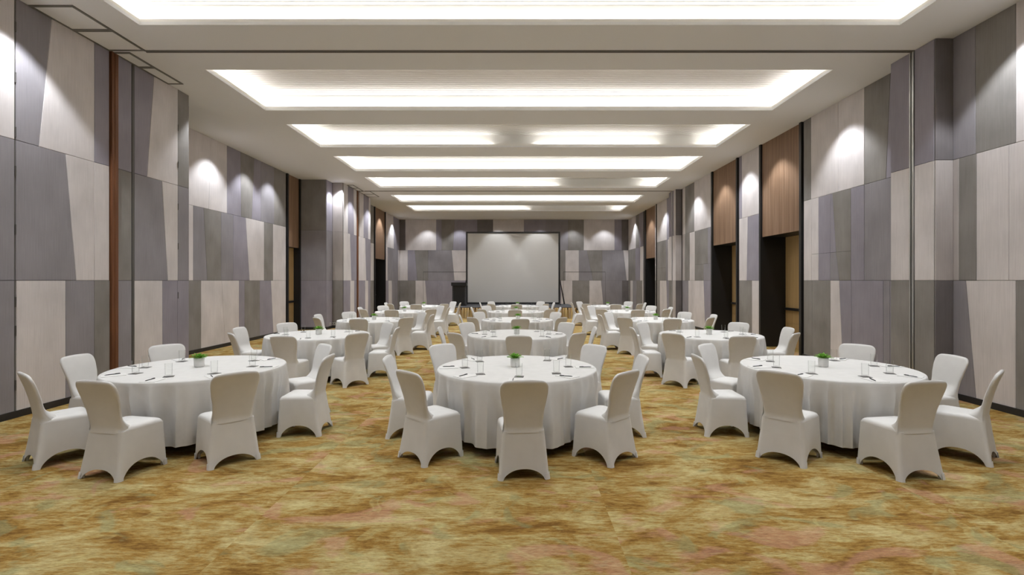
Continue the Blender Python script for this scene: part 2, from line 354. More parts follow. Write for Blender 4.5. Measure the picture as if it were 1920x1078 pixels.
strip(bm, 'x', XR, -1, 't', 1424.5, [(L_, 1392.5, 1392), (P_, 1387)]); strip(bm, 'x', XR, -1, 'm', 1424.5, [(P_, 1401, 1403), (L_, 1387)]); strip(bm, 'x', XR, -1, 'b', 1424.5, [(L_, 1411), (N_, 1387)])
strip(bm, 'x', XR, -1, 't', 1333.5, [(L_, 1302.6), (N_, 1285.5), (L_, 1280.5)])
strip(bm, 'x', XR, -1, 'm', 1333.5, [(B_, 1328), (N_, 1303.5)], zz=(2.34, 3.565)); strip(bm, 'x', XR, -1, 'm', 1333.5, [(B_, 1320), (N_, 1303.5)], zz=(1.76, 2.34))
strip(bm, 'x', XR, -1, 'm', 1303.5, [(L_, 1294), (N_, 1285), (T_, 1280.5)])
strip(bm, 'x', XR, -1, 'b', 1333.5, [(P_, 1323, 1320), (L_, 1315), (L_, 1305), (L_, 1291.5), (B_, 1280.5)])
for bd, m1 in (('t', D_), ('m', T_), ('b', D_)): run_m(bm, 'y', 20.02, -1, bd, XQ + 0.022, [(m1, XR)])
for bd, seq in (('t', [(L_, 20.25), (P_, 20.42)]), ('m', [(L_, 20.42)]), ('b', [(T_, 20.42)])): run_m(bm, 'x', XQ + 0.04, -1, bd, 20.02, seq)
for bd, seq in (('t', [(P_, 20.9)]), ('m', [(L_, 20.9)]), ('b', [(N_, 20.9)])): run_m(bm, 'x', XQ + 0.04, -1, bd, 20.52, seq)
strip(bm, 'x', XK, -1, 't', 1262, [(P_, 1251), (L_, 1232), (L_, 1229)]); strip(bm, 'x', XK, -1, 'b', 1262, [(P_, 1252, 1250), (L_, 1238), (N_, 1229)])
strip(bm, 'x', XK, -1, 'm', 1262, [(L_, 1253), (B_, 1249)]); strip(bm, 'x', XK, -1, 'm', 1249, [(N_, 1232)], zz=(2.34, 3.565)); strip(bm, 'x', XK, -1, 'm', 1249, [(N_, 1232)], zz=(1.76, 2.34)); strip(bm, 'x', XK, -1, 'm', 1232, [(L_, 1229)])
strip(bm, 'x', XK, -1, 't', 1206.5, [(P_, 1199), (N_, 1192.5), (L_, 1178.8)]); strip(bm, 'x', XK, -1, 'm', 1206.5, [(L_, 1201), (P_, 1192), (N_, 1178.8)]); strip(bm, 'x', XK, -1, 'b', 1206.5, [(L_, 1205), (N_, 1194), (B_, 1187), (L_, 1182.5), (N_, 1178.8)])
wr = obj('wall_right', bm, WM, kind='structure')

# ---- end wall (behind the screen) and the wall behind the camera
bm = bmesh.new(); box(bm, -7.3, 7.0, Y1, Y1 + W, 0, ZC)
Z5 = lambda v: 680 + v / 3.4286
strip(bm, 'y', Y1, -1, 't', 749.5, [(D_, Z5(275)), (L_, Z5(473)), (P_, Z5(508)), (N_, Z5(580), Z5(592)), (P_, Z5(737)), (D_, Z5(838)), (L_, Z5(1037)), (P_, Z5(1168), Z5(1180)), (B_, Z5(1320)), (N_, Z5(1421)), (L_, Z5(1619)), (P_, Z5(1665)), (D_, 1179)])
strip(bm, 'y', Y1, -1, 'm', 749.5, [(L_, Z5(290)), (P_, Z5(352), Z5(335)), (N_, Z5(421)), (B_, Z5(590), Z5(572)), (L_, Z5(700)), (P_, Z5(900)), (B_, Z5(1100)), (L_, Z5(1240)), (N_, Z5(1303)), (L_, Z5(1390)), (B_, Z5(1480), Z5(1442)), (N_, Z5(1540)), (B_, Z5(1697), Z5(1675)), (L_, 1179)])
strip(bm, 'y', Y1, -1, 'b', 749.5, [(N_, Z5(340)), (L_, Z5(416), Z5(402)), (P_, Z5(480)), (P_, Z5(580)), (P_, Z5(760)), (N_, Z5(900)), (L_, Z5(1000)), (P_, Z5(1275)), (L_, Z5(1348)), (N_, Z5(1457)), (L_, Z5(1550), Z5(1532)), (B_, Z5(1668)), (D_, 1179)])
for x0, x1 in ((Z5(390), Z5(664)), (Z5(1290), Z5(1560))):       # dark seams of the flush doors
    a, b_ = across(x0, Y1), across(x1, Y1); box(bm, a, b_, Y1 - 0.0205, Y1 - 0.015, 2.26, 2.285)
    for q in (a, b_): box(bm, q, q + 0.012, Y1 - 0.0205, Y1 - 0.015, 0, 2.26)
obj('wall_back', bm, WM, kind='structure')
bm = bmesh.new(); box(bm, -7.3, 7.0, Y0 - W, Y0, 0, ZC)
for bd, seq in (('t', [L_, P_, N_, B_, L_, N_, P_, L_]), ('m', [B_, L_, P_, L_, N_, B_, L_, P_]), ('b', [N_, L_, B_, P_, L_, N_, L_, B_])):
    for q, mi in enumerate(seq): run_m(bm, 'y', Y0, 1, bd, -6.45 + q * 1.62, [(mi, -6.45 + (q + 1) * 1.62)])
obj('wall_front', bm, WM, kind='structure')

# ---- baseboards
bm = bmesh.new(); bt = 0.035; bh = 0.09
for x, a, b_ in ((XL, Y0, 9.9), (-6.84, 9.9, 10.5), (XF, 10.5, 17.0), (-6.86, 18.1 - bt, 18.7), (XM, 18.7 - bt, 22.25), (XE, 22.25, 24.66), (XE, 26.75, Y1)): box(bm, x - 0.01, x + bt, a, b_, 0, bh)
box(bm, XF, -6.86, 18.1 - bt, 18.11, 0, bh); box(bm, -6.86, XM, 18.7 - bt, 18.71, 0, bh)
obj('baseboard_left', bm, M_BASE, kind='structure')
bm = bmesh.new()
for x, a, b_ in ((XR, Y0, 7.56), (XQ, 7.56 - bt, 8.44), (XR, 8.44, 11.5), (XR, 13.52, 14.86), (XR, 16.86, 20.02), (XQ + 0.04, 20.02 - bt, 20.9), (XK, 20.9, 23.82), (XK, 26.0, Y1)): box(bm, x - bt, x + 0.01, a, b_, 0, bh)
box(bm, XQ, XR, 7.56 - bt, 7.57, 0, bh); box(bm, XQ + 0.04, XR, 20.02 - bt, 20.03, 0, bh)
obj('baseboard_right', bm, M_BASE, kind='structure')
obj('baseboard_back', bx(XE, XK, Y1 - bt, Y1, 0, bh), M_BASE, kind='structure')

# ---- doors with their full-height frames
def door(n, side, X, a, b_, depth_, head=2.92, fr=0.09, dark=False):
    """side +1 right / -1 left; a..b_ clear opening along y"""
    t = empty('door_%d' % n, (X, (a + b_) / 2, 0)); t['kind'] = 'structure'; m_ = (a + b_) / 2; a -= m_; b_ -= m_
    def sb(x0, x1, y0, y1, z0, z1, bev=0.0):
        x0, x1 = sorted((side * x0, side * x1)); return bx(x0, x1, y0, y1, z0, z1, bev)
    for y0, y1 in ((a - fr, a), (b_, b_ + fr)): obj('door_frame', sb(-0.05, depth_ + 0.05, y0, y1, 0, CEIL), M_BLACK, t)
    obj('soffit', sb(0.02, depth_ + 0.02, a, b_, head, head + 0.05), M_BLACK, t)
    bm = bmesh.new(); nb = max(3, round((b_ - a) / 0.125)); st = (b_ - a) / nb
    for q in range(nb):
        x0, x1 = sorted((side * 0.0, side * 0.04)); box(bm, x0, x1, a + q * st + 0.0015, a + (q + 1) * st - 0.0015, head, CEIL)
    x0, x1 = sorted((side * 0.02, side * 0.06)); box(bm, x0, x1, a, b_, head, CEIL)
    obj('wood_panel', bm, M_WOOD, t)
    lf = sb(depth_, depth_ + 0.05, a, b_, 0.01, 0.65)
    for z0, z1 in ((0.654, 2.915),): 
        x0, x1 = sorted((side * depth_, side * (depth_ + 0.05))); box(lf, x0, x1, a, b_, z0, z1)
    leaf = obj('door_leaf', lf, M_BLACK if dark else M_DOOR, t)
    hb = sb(depth_ - 0.07, depth_ - 0.03, a + 0.06, b_ - 0.06, 0.98, 1.05, 0.01)
    x0, x1 = sorted((side * (depth_ - 0.04), side * depth_))
    for y in (a + 0.12, b_ - 0.18): box(hb, x0, x1, y, y + 0.06, 0.985, 1.045)
    obj('push_bar', hb, M_BLACK, leaf)
    return t
door(1, 1, XR, 11.60, 13.43, 0.62); door(2, 1, XR, 14.95, 16.77, 0.62); door(3, 1, XK, 23.95, 25.9, 0.62, 2.88, dark=True)
door(4, -1, XF, 17.12, 18.0, 0.18); door(5, -1, XE, 24.78, 26.65, 0.5, 2.86, dark=True)

# ---- trims: wood posts, partition tracks, storage door edges
def trim(n, bm, m, **kw): return obj('trim_%d' % n, bm, m, kind='structure', **kw)
ya, yb = depth(204.5, XL), depth(216.5, XL)
bm = bx(XL - 0.01, XL + 0.05, ya, yb, 0, CEIL, 0.006); box(bm, XL + 0.05, XL + 0.058, (ya + yb) / 2 - 0.012, (ya + yb) / 2 + 0.012, 0, CEIL)
trim(1, bm, M_POST)
trim(2, bx(XM - 0.01, XM + 0.05, depth(668.4, XM), depth(670.2, XM), 0, CEIL, 0.006), M_POST)
for i, y in enumerate((7.97, 20.4)):
    bm = bmesh.new(); x0 = -5.88 if i == 0 else -6.15
    box(bm, x0, 6.3, y - 0.035, y - 0.012, CEIL - 0.012, CEIL + 0.001); box(bm, x0, 6.3, y + 0.012, y + 0.035, CEIL - 0.012, CEIL + 0.001); box(bm, x0, 6.3, y - 0.013, y + 0.013, CEIL - 0.003, CEIL + 0.001, 1)
    trim(3 + i, bm, [M_LINE2, M_BLACK])
ya, yb = depth(1716.2, XQ), depth(1708.2, XQ); yc = (ya + yb) / 2
bm = bmesh.new()
box(bm, XQ - 0.03, XQ + 0.01, ya, ya + 0.025, 0, CEIL); box(bm, XQ - 0.03, XQ + 0.01, yb - 0.025, yb, 0, CEIL); box(bm, XQ - 0.008, XQ + 0.01, ya, yb, 0, CEIL, 1)
box(bm, XQ - 0.02, XQ, yc - 0.008, yc + 0.008, 0, CEIL)
trim(5, bm, [M_STEEL, M_BLACK])
trim(6, bx(XL - 0.005, XL + 0.022, depth(245.5, XL), depth(249.5, XL), 0, CEIL), M_LINE)
bm = bx(XL - 0.005, XL + 0.012, depth(25.2, XL), depth(27, XL), 0, CEIL); 
for z in (0.35, 1.05, 1.42, 2.35, 3.10, 3.6, 4.3, 4.95):
    lathe([(0.009, z), (0.009, z + 0.13)], 10, True, True, bm, XL + 0.02, depth(26.1, XL))
trim(7, bm, M_LINE)
bm = bx(XL - 0.005, XL + 0.012, depth(331.6, XL), depth(332.6, XL), 0, CEIL)
for z in (0.35, 1.42, 2.35, 3.1, 3.9, 4.6): lathe([(0.008, z), (0.008, z + 0.12)], 10, True, True, bm, XL + 0.02, depth(332, XL))
trim(8, bm, M_LINE)
bm = bx(XQ + 0.015, XQ + 0.045, 20.43, 20.51, 0, CEIL); trim(9, bm, M_STEEL)

# access hatches in the ceiling beside the partition stacks
hatch = [(-6.44, -5.85, 6.63, 7.29, 'nearest and widest, at the top left'), (-6.44, -5.85, 7.29, 7.94, 'second, just before the near track line'), (-6.44, -6.15, 8.0, 8.56, 'narrow, just past the near track line'),
         (-6.44, -6.15, 8.56, 9.29, 'narrow, second past the near track line'), (-6.45, -6.2, 19.1, 19.75, 'narrow, before the far post'), (-6.45, -6.2, 19.75, 20.36, 'narrow, right at the far post'),
         (-6.45, -5.95, 20.44, 21.1, 'wide, right after the far track line'), (-6.45, -5.95, 21.1, 21.8, 'wide, last one along the left wall')]
for x0, x1, y0, y1, lb in hatch:
    t = empty('ceiling_hatch', ((x0 + x1) / 2, (y0 + y1) / 2, CEIL), 0, 'dark-framed ceiling access hatch above the left wall, ' + lb, 'hatch', 'access hatches above the left wall')
    hx, hy = (x1 - x0) / 2, (y1 - y0) / 2; bm = bmesh.new(); f = 0.035
    box(bm, -hx, hx, -hy, -hy + f, -0.014, 0); box(bm, -hx, hx, hy - f, hy, -0.014, 0); box(bm, -hx, -hx + f, -hy + f, hy - f, -0.014, 0); box(bm, hx - f, hx, -hy + f, hy - f, -0.014, 0)
    obj('hatch_frame', bm, M_LINE2, t)
    obj('hatch_panel', bx(-hx + f + 0.006, hx - f - 0.006, -hy + f + 0.006, hy - f - 0.006, -0.008, 0), M_CEIL, t)
# sockets
for x, lb, ax in ((618, 'white wall socket low on the narrow side of the left column', 0), (626, 'white wall socket on the column face, right beside the other socket', 1)):
    if ax == 0: t = empty('wall_socket', (-6.842, depth(x, -6.86), 0.17), PI / 2, lb, 'socket')
    else: t = empty('wall_socket', (across(626, 18.7), 18.682, 0.17), 0, lb, 'socket')
    obj('face_plate', bx(-0.075, 0.075, -0.008, 0, -0.04, 0.04, 0.003), M_PLAST, t)
    bm = bmesh.new()
    for dx in (-0.035, 0.035): box(bm, dx - 0.022, dx + 0.022, -0.0095, -0.007, -0.022, 0.022)
    obj('outlet', bm, M_STAGE, t)

# ------------------------------------------------------------------ stage, screen, lectern
SX0, SX1, SY0, SY1, SH = -3.0, 2.72, 23.4, 26.75, 0.52
t = empty('stage', (0, SY0, 0), 0, 'low grey-carpeted stage with pleated gold skirt below the projection screen', 'stage')
obj('platform', bx(SX0, SX1, 0.0, SY1 - SY0, SH - 0.12, SH, 0.004), M_STAGE, t)
bm = bmesh.new()
def pleat(bm, p0, p1, nrm, n, z0, z1, amp=0.04):
    pr = None
    for i in range(n * 8 + 1):
        u = i / (n * 8); ph = i * PI / 4
        o_ = amp * math.sin(ph) + amp * 0.4 * math.sin(ph * 0.37)
        x = p0[0] + (p1[0] - p0[0]) * u + nrm[0] * o_; y = p0[1] + (p1[1] - p0[1]) * u + nrm[1] * o_
        a = bm.verts.new((x, y, z0)); b2 = bm.verts.new((x * 1.0, y, z1))
        if pr: bm.faces.new((pr[0], a, b2, pr[1]))
        pr = (a, b2)
pleat(bm, (SX0, -0.03), (SX1, -0.03), (0, 1), 44, 0.005, SH - 0.02)
pleat(bm, (SX0 - 0.03, 0), (SX0 - 0.03, SY1 - SY0), (1, 0), 32, 0.005, SH - 0.02); pleat(bm, (SX1 + 0.03, 0), (SX1 + 0.03, SY1 - SY0), (1, 0), 32, 0.005, SH - 0.02)
bmesh.ops.solidify(bm, geom=bm.faces[:], thickness=0.004)
obj('stage_skirt', bm, M_GOLD, t, smooth=True)
bm = bmesh.new()
for x in (SX0 + 0.25, 0, SX1 - 0.25):
    for y in (0.25, SY1 - SY0 - 0.25): box(bm, x - 0.03, x + 0.03, y - 0.03, y + 0.03, 0, SH - 0.12)
obj('support_frame', bm, M_BLACK, t)
SY = 26.0
x0, x1 = across(873.7, SY), across(1050.2, SY); z0 = SH + 0.03; z1 = EYE + (VY - 434.5) * SY / F; cx = (x0 + x1) / 2; hw = (x1 - x0) / 2
t = empty('projection_screen', (cx, SY, SH), 0, 'large blank grey-white projection screen in a black frame on the stage', 'screen')
h0, h1, fb = 0.03, z1 - SH, 0.085
bm = bmesh.new(); box(bm, -hw, hw, -0.03, 0.03, h1 - fb, h1); box(bm, -hw, hw, -0.03, 0.03, h0, h0 + fb); box(bm, -hw, -hw + fb, -0.03, 0.03, h0 + fb, h1 - fb); box(bm, hw - fb, hw, -0.03, 0.03, h0 + fb, h1 - fb)
obj('screen_frame', bm, M_BLACK, t)
obj('screen_fabric', bx(-hw + fb, hw - fb, -0.012, -0.002, h0 + fb, h1 - fb), M_SCREEN, t)
for s in (-1, 1):
    bm = bmesh.new(); xx = s * (hw - 0.03)
    def pr(pts, x0_, x1_):
        a = [bm.verts.new((x0_, p, q)) for p, q in pts]; b2 = [bm.verts.new((x1_, p, q)) for p, q in pts]
        bm.faces.new(a); bm.faces.new(b2[::-1]); n = len(pts)
        for i in range(n): bm.faces.new((a[i], a[(i + 1) % n], b2[(i + 1) % n], b2[i]))
    pr([(-0.55, 0), (0.55, 0), (0.55, 0.04), (-0.55, 0.04)], xx - 0.03, xx + 0.03)
    pr([(0.03, 0.04), (0.5, 0.04), (0.06, 1.5), (0.03, 1.5)], xx - 0.02, xx + 0.02)
    b_ = [bm.verts.new(p) for p in ((xx, 0.06, 1.3), (xx + s * 0.04, 0.06, 1.3), (xx + s * 0.33, 0.35, 0.0), (xx + s * 0.25, 0.35, 0.0))]
    bm.faces.new(b_); 
    r = bmesh.ops.extrude_face_region(bm, geom=[bm.faces[-1]] if False else [f for f in bm.faces if all(v in b_ for v in f.verts)])
    for v in [g for g in r['geom'] if isinstance(g, bmesh.types.BMVert)]: v.co.y += 0.03
    obj('screen_leg', bm, M_STAGE, t)
# lectern
t = empty('lectern', (across(861.5, 25.0), 25.0, SH), 0, 'black lectern with a wider slanted top standing left of the screen', 'lectern')
obj('pedestal', bx(-0.27, 0.27, -0.2, 0.2, 0.06, 1.0, 0.01), M_BLACK, t)
obj('base_plate', bx(-0.34, 0.34, -0.26, 0.26, 0.0, 0.06, 0.01), M_BLACK, t)
obj('side_panel', bx(-0.33, -0.27, -0.22, 0.22, 0.06, 1.0, 0.01), M_STAGE, t); obj('side_panel', bx(0.27, 0.33, -0.22, 0.22, 0.06, 1.0, 0.01), M_STAGE, t)
bm = bx(-0.38, 0.38, -0.28, 0.28, 0.98, 1.10, 0.012)
for v in bm.verts:
    if v.co.z > 1.05: v.co.z += 0.05 * (-v.co.y) / 0.28 * 1.0
obj('reading_top', bm, M_BLACK, t)

# ------------------------------------------------------------------ banquet chair (faces +y)
SEAT = 0.452
def section(zz):
    u = max(0.0, (0.44 - zz) / 0.44)
    return dict(hr=0.184 + 0.046 * u ** 0.9, hf=0.213 + 0.02 * u, yr=-0.185 - 0.06 * u ** 1.3, yf=0.222 + 0.022 * u)
NS = 14    # samples per side (fixed fraction of the side)
def perim():
    """list of (side, t) : 0 rear (left->right) 1 right (rear->front) 2 front 3 left"""
    out = []
    for s in range(4):
        for i in range(NS * 2):
            out.append((s, i / (NS * 2)))
    return out
def rect_pt(side, t, sc, rad=0.035, grow=0.0):
    hr, hf, yr, yf = sc['hr'] + grow, sc['hf'] + grow, sc['yr'] - grow, sc['yf'] + grow
    c = [Vector((-hr, yr)), Vector((hr, yr)), Vector((hf, yf)), Vector((-hf, yf))]
    p0, p1 = c[side], c[(side + 1) % 4]; ln = (p1 - p0).length; d = (p1 - p0) / ln; s = t * ln
    # round the corners: blend position towards an arc near each end
    p = p0 + d * s
    def rnd(p, corner, dist, other_dir):
        if dist >= rad: return p
        q = dist / rad      # 0 at the corner, 1 at the end of the fillet
        return p + other_dir * (rad * 0.29 * (1 - q) ** 1.6)
    pm = c[(side + 3) % 4]; pn = c[(side + 2) % 4]
    if s < ln / 2: p = rnd(p, p0, s, ((pm - p0).normalized() + d) * (1 if s < rad else 0))
    else: p = rnd(p, p1, ln - s, ((pn - p1).normalized() - d))
    return p
ARCH = [0.088, 0.125, 0.10, 0.125]
def hem(side, t, foot=0.80):
    e = abs(2 * t - 1)
    if e >= foot: return 0.0
    return ARCH[side] * (1 - (e / foot) ** 2.3) ** 0.62
def tfrac():
    # concentrate samples at the feet
    ts = [0, .025, .05, .075, .1, .115, .135, .16, .2, .25, .31, .37, .44]
    return ts + [0.5] + [1 - v for v in ts[:0:-1]]
TS = tfrac()
def skirt_bm():
    bm = bmesh.new(); cols = []
    for s in range(4):
        for t in TS:
            zb = hem(s, t); col = []; ZTP = 0.415
            for j in range(13):
                v = j / 12; z = ZTP + (zb - ZTP) * v
                p = rect_pt(s, t, section(z)); e = abs(2 * t - 1)
                pull = 0.012 * (1 - e * e) * v * v
                nrm = [Vector((0, 1)), Vector((-1, 0)), Vector((0, -1)), Vector((1, 0))][s]
                p = p + nrm * pull
                col.append(bm.verts.new((p.x, p.y, z)))
            cols.append(col)
    n = len(cols)
    for i in range(n):
        a, b_ = cols[i], cols[(i + 1) % n]
        for j in range(12): bm.faces.new((a[j], b_[j], b_[j + 1], a[j + 1]))
    bmesh.ops.remove_doubles(bm, verts=bm.verts, dist=0.0004)
    bmesh.ops.recalc_face_normals(bm, faces=bm.faces)
    bmesh.ops.solidify(bm, geom=bm.faces[:], thickness=0.004)
    return bm
def foot_bm(corner):
    bm = bmesh.new(); s_prev = (corner + 3) % 4
    samples = [(s_prev, t) for t in (0.9, 0.925, 0.95, 0.975)] + [(corner, t) for t in (0, 0.025, 0.05, 0.075, 0.1)]
    cols = []
    for s, t in samples:
        col = []
        for z in (0.0, 0.02, 0.04, 0.052):
            p = rect_pt(s, t, section(z), grow=0.0050); col.append(bm.verts.new((p.x, p.y, z)))
        cols.append(col)
    for a, b_ in zip(cols, cols[1:]):
        for j in range(3): bm.faces.new((a[j], b_[j], b_[j + 1], a[j + 1]))
    # the metal foot inside the pocket
    sc = section(0.0); c = rect_pt(corner, 0, sc); cx_, cy_ = c.x * 0.88, c.y * 0.90
    bmesh.ops.recalc_face_normals(bm, faces=bm.faces)
    bmesh.ops.solidify(bm, geom=bm.faces[:], thickness=0.003)
    lathe([(0.012, 0.0), (0.012, 0.05)], 12, True, True, bm, cx_, cy_)
    return bm
def seat_bm():
    bm = bmesh.new(); rings = []
    for g, z in ((-0.003, 0.385), (0.0012, 0.395), (0.002, 0.408), (0.0005, 0.421), (-0.004, 0.432), (-0.012, 0.441), (-0.024, 0.4475), (-0.045, 0.452), (-0.08, 0.455), (-0.12, 0.457), (-0.16, 0.458)):
        ring = []
        for s in range(4):
            for t in TS[:-1]:
                p = rect_pt(s, t, section(0.44), rad=0.05, grow=g); p.y = max(p.y, -0.165); ring.append(bm.verts.new((p.x, p.y, z + 0.006 * (1 if p.y > 0.15 and g > -0.1 else 0) * 0)))
        rings.append(ring)
    n = len(rings[0])
    for a, b_ in zip(rings, rings[1:]):
        for i in range(n): bm.faces.new((a[i], a[(i + 1) % n], b_[(i + 1) % n], b_[i]))
    bm.faces.new(rings[-1])
    return bm
BT = 0.885
def bw(z):      # half width of the backrest
    u = (z - 0.40) / (BT - 0.40)
    pts = [(0, .190), (.10, .182), (.22, .178), (.40, .184), (.60, .202), (.78, .214), (1.0, .217)]
    for (a, va), (b_, vb) in zip(pts, pts[1:]):
        if u <= b_:
            q = (u - a) / (b_ - a); q = q * q * (3 - 2 * q) * 0.5 + q * 0.5; wv = va + (vb - va) * q; break
    else: wv = .207
    r = 0.075
    if z > BT - r:
        d = (z - (BT - r)) / r; wv -= r * (1 - math.sqrt(max(0, 1 - d * d)))
    return wv
def back_bm():
    bm = bmesh.new(); rings = []; NZ = 30
    zs = [0.40 + (BT - 0.09 - 0.40) * i / 19 for i in range(20)] + [BT - 0.09 + 0.09 * math.sin(PI / 2 * i / 9) for i in range(1, 10)]
    for z in zs:
        wv = max(0.03, bw(z)); u = max(0, (z - 0.44)) / (BT - 0.44)
        yr = -0.188 - 0.035 * u - 0.075 * u * u if z > 0.44 else -0.188 - 0.004 * (0.44 - z) / 0.04
        th = 0.052 - 0.010 * u
        top = (BT - z) / 0.022
        if top < 1: s_ = math.sqrt(max(0.0, 1 - (1 - top) ** 2)); cut_ = th * (1 - max(0.35, s_)) * 0.5
        else: cut_ = 0
        fil = 0.105 * max(0.0, 1 - (z - 0.44) / 0.15) ** 2.4 if z > 0.44 else 0.105
        y0, y1 = yr + cut_, yr + th + fil - cut_
        ring = []; NA = 44
        for i in range(NA):
            a = 2 * PI * i / NA; c, s = math.cos(a), math.sin(a)
            ex = abs(c) ** 0.34 * (1 if c >= 0 else -1); ey = abs(s) ** 0.62 * (1 if s >= 0 else -1)
            ww = wv - (0.010 if False else 0)
            y = (y0 + y1) / 2 + ey * (y1 - y0) / 2
            if s > 0 and fil > 0: y -= fil * 0.55 * abs(ex) ** 6
            # slight hollow across the front, slight crown at the back
            y += (-0.010 * (1 - ex * ex) if s > 0 else -0.006 * (1 - ex * ex)) * min(1, max(0, u * 4))
            ring.append(bm.verts.new((ex * ww, y, z + (0.006 * (1 - ex * ex) if u > 0.97 else 0))))
        rings.append(ring)
    n = len(rings[0])
    for a, b_ in zip(rings, rings[1:]):
        for i in range(n): bm.faces.new((a[i], a[(i + 1) % n], b_[(i + 1) % n], b_[i]))
    bm.faces.new(rings[0][::-1]); bm.faces.new(rings[-1])
    return bm

def copy_tree(o, parent=None):
    c = o.copy(); C.objects.link(c); c.parent = parent
    for ch in o.children: copy_tree(ch, c)
    return c

def make_chair():
    t = empty('banquet_chair')
    tag(t, None, 'chair')
    obj('skirt', skirt_bm(), M_SPAN, t, smooth=True, angle=50); obj('seat', seat_bm(), M_SPAN, t, smooth=True, angle=60); obj('backrest', back_bm(), M_SPAN, t, smooth=True, angle=70)
    for c in range(4): obj('foot_pocket', foot_bm(c), M_SPAN, t, smooth=True, angle=40)
    return t
TZ = 0.755
def cloth_bm(seed):
    rnd = random.Random(seed); bm = bmesh.new(); n = 480
    ph = [rnd.uniform(0, 2 * PI) for _ in range(6)]
    prof = [(0.0, 0.0)] + [(0.25, 0), (0.5, 0), (0.75, 0), (0.88, 0)]
    rings = []
    def fold(a):
        f = math.sin(17 * a + ph[0] + 1.2 * math.sin(3 * a + ph[1])) * (0.55 + 0.45 * math.sin(5 * a + ph[2])) + 0.45 * math.sin(11 * a + ph[3]) + 0.25 * math.sin(29 * a + ph[4])
        return 1 - abs(f) ** 0.75 * 1.3
    levels = [(0.905, 0.0, 0), (0.913, -0.004, 0), (0.918, -0.012, 0.0)] + [(0.919, -0.012 - 0.643 * (i / 20) ** 1.0, i / 20) for i in range(1, 21)]
    for r0 in (0.3, 0.6, 0.85): rings.append([(r0, 0.0, 0)] * n)
    for lv in levels: rings.append([lv] * n)
    vr = []
    for ring in rings:
        row = []
        for i in range(n):
            a = 2 * PI * i / n; r, dz, q = ring[i]
            if q > 0:
                da = abs(((a + PI / 8) % (PI / 4)) - PI / 8)        # a chair stands at every eighth of the round
                near = min(1.0, max(0.0, 2.6 * (1 - da / 0.345)))
                near *= min(1.0, max(0.0, (q - 0.15) / 0.3)); amp = 0.085 * min(1, q * 1.6) ** 0.8 * (1 - 0.25 * near)
                fo = fold(a)
                r = r + 0.004 * q + amp * (fo * 0.8 - 0.15 - 0.75 * near)
                r = min(r, 1.0 - 0.08 * near)
                dz += 0.012 * math.sin(3 * a + ph[5]) * q * q + 0.010 * q * q * fo
            row.append(bm.verts.new((r * math.cos(a), r * math.sin(a), TZ + dz)))
        vr.append(row)
    bm.faces.new(vr[0])
    for a, b_ in zip(vr, vr[1:]):
        for i in range(n): bm.faces.new((a[i], b_[i], b_[(i + 1) % n], a[(i + 1) % n]))
    bmesh.ops.recalc_face_normals(bm, faces=bm.faces)
    bmesh.ops.solidify(bm, geom=bm.faces[:], thickness=0.0025)
    return bm
def make_table():
    t = empty('round_table'); tag(t, None, 'table')
    obj('tabletop', lathe([(0.89, TZ - 0.035), (0.90, TZ - 0.03), (0.90, TZ - 0.008), (0.892, TZ - 0.0045)], 64), M_TABLE, t)
    for a in (45, 135, 225, 315):
        x, y = 0.62 * math.cos(math.radians(a)), 0.62 * math.sin(math.radians(a))
        bm = lathe([(0.016, 0.02), (0.016, TZ - 0.034)], 12, True, True, None, x, y); lathe([(0.024, 0.0), (0.024, 0.03)], 12, True, True, bm, x, y)
        obj('leg', bm, M_BLACK, t)
    return t
def make_glass():
    prof = [(0.0, 0.0), (0.030, 0.0), (0.0325, 0.003), (0.035, 0.135), (0.0345, 0.137), (0.033, 0.136), (0.0305, 0.022), (0.026, 0.018), (0.0, 0.017)]
    o = obj('drinking_glass', lathe(prof[1:-1], 28), M_GLASS, smooth=True, angle=50); tag(o, None, 'glass'); return o
def make_plant():
    t = empty('potted_plant'); tag(t, None, 'plant')
    obj('planter', lathe([(0.045, 0.0), (0.050, 0.003), (0.053, 0.02), (0.055, 0.10), (0.053, 0.103), (0.050, 0.101), (0.048, 0.085)], 32), M_POT, t, smooth=True, angle=40)
    obj('soil', lathe([(0.047, 0.084), (0.047, 0.090), (0.02, 0.093)], 20), M_SOIL, t)
    bm = bmesh.new(); rnd = random.Random(3)
    for ring_, (cnt, ln, el) in enumerate(((12, 0.105, 22), (11, 0.10, 40), (9, 0.09, 58), (6, 0.075, 76))):
        for q in range(cnt):
            az = 2 * PI * (q + 0.5 * (ring_ % 2)) / cnt + rnd.uniform(-.15, .15); l = 0.9 * ln * rnd.uniform(.85, 1.1); e0_ = math.radians(el + rnd.uniform(-7, 7))
            pr_ = None; x = 0.006; z = 0.092
            for j in range(7):
                u = j / 6; wd = 0.016 * math.sin(PI * min(1, (u * 0.85 + 0.12))) ** 0.8 * (1 if j < 6 else 0.08); el_ = e0_ - 0.5 * u
                c = Vector((math.cos(az), math.sin(az), 0)); s = Vector((-math.sin(az), math.cos(az), 0))
                p = c * x + Vector((0, 0, z))
                up = Vector((0, 0, 1)) * math.cos(el_) - c * math.sin(el_)
                row = [bm.verts.new(p - s * wd + up * 0.004), bm.verts.new(p - up * 0.001), bm.verts.new(p + s * wd + up * 0.004), bm.verts.new(p + up * 0.0025)]
                if pr_:
                    for a_ in range(4): bm.faces.new((pr_[a_], pr_[(a_ + 1) % 4], row[(a_ + 1) % 4], row[a_]))
                pr_ = row; x += l / 6 * math.cos(el_); z += l / 6 * math.sin(el_)
    obj('foliage', bm, M_LEAF, t, smooth=True)
    return t
def make_pad():
    o = obj('notepad', bx(-0.075, 0.075, -0.105, 0.105, 0, 0.004, 0.0008), M_PAPER); return tag(o, None, 'notepad')
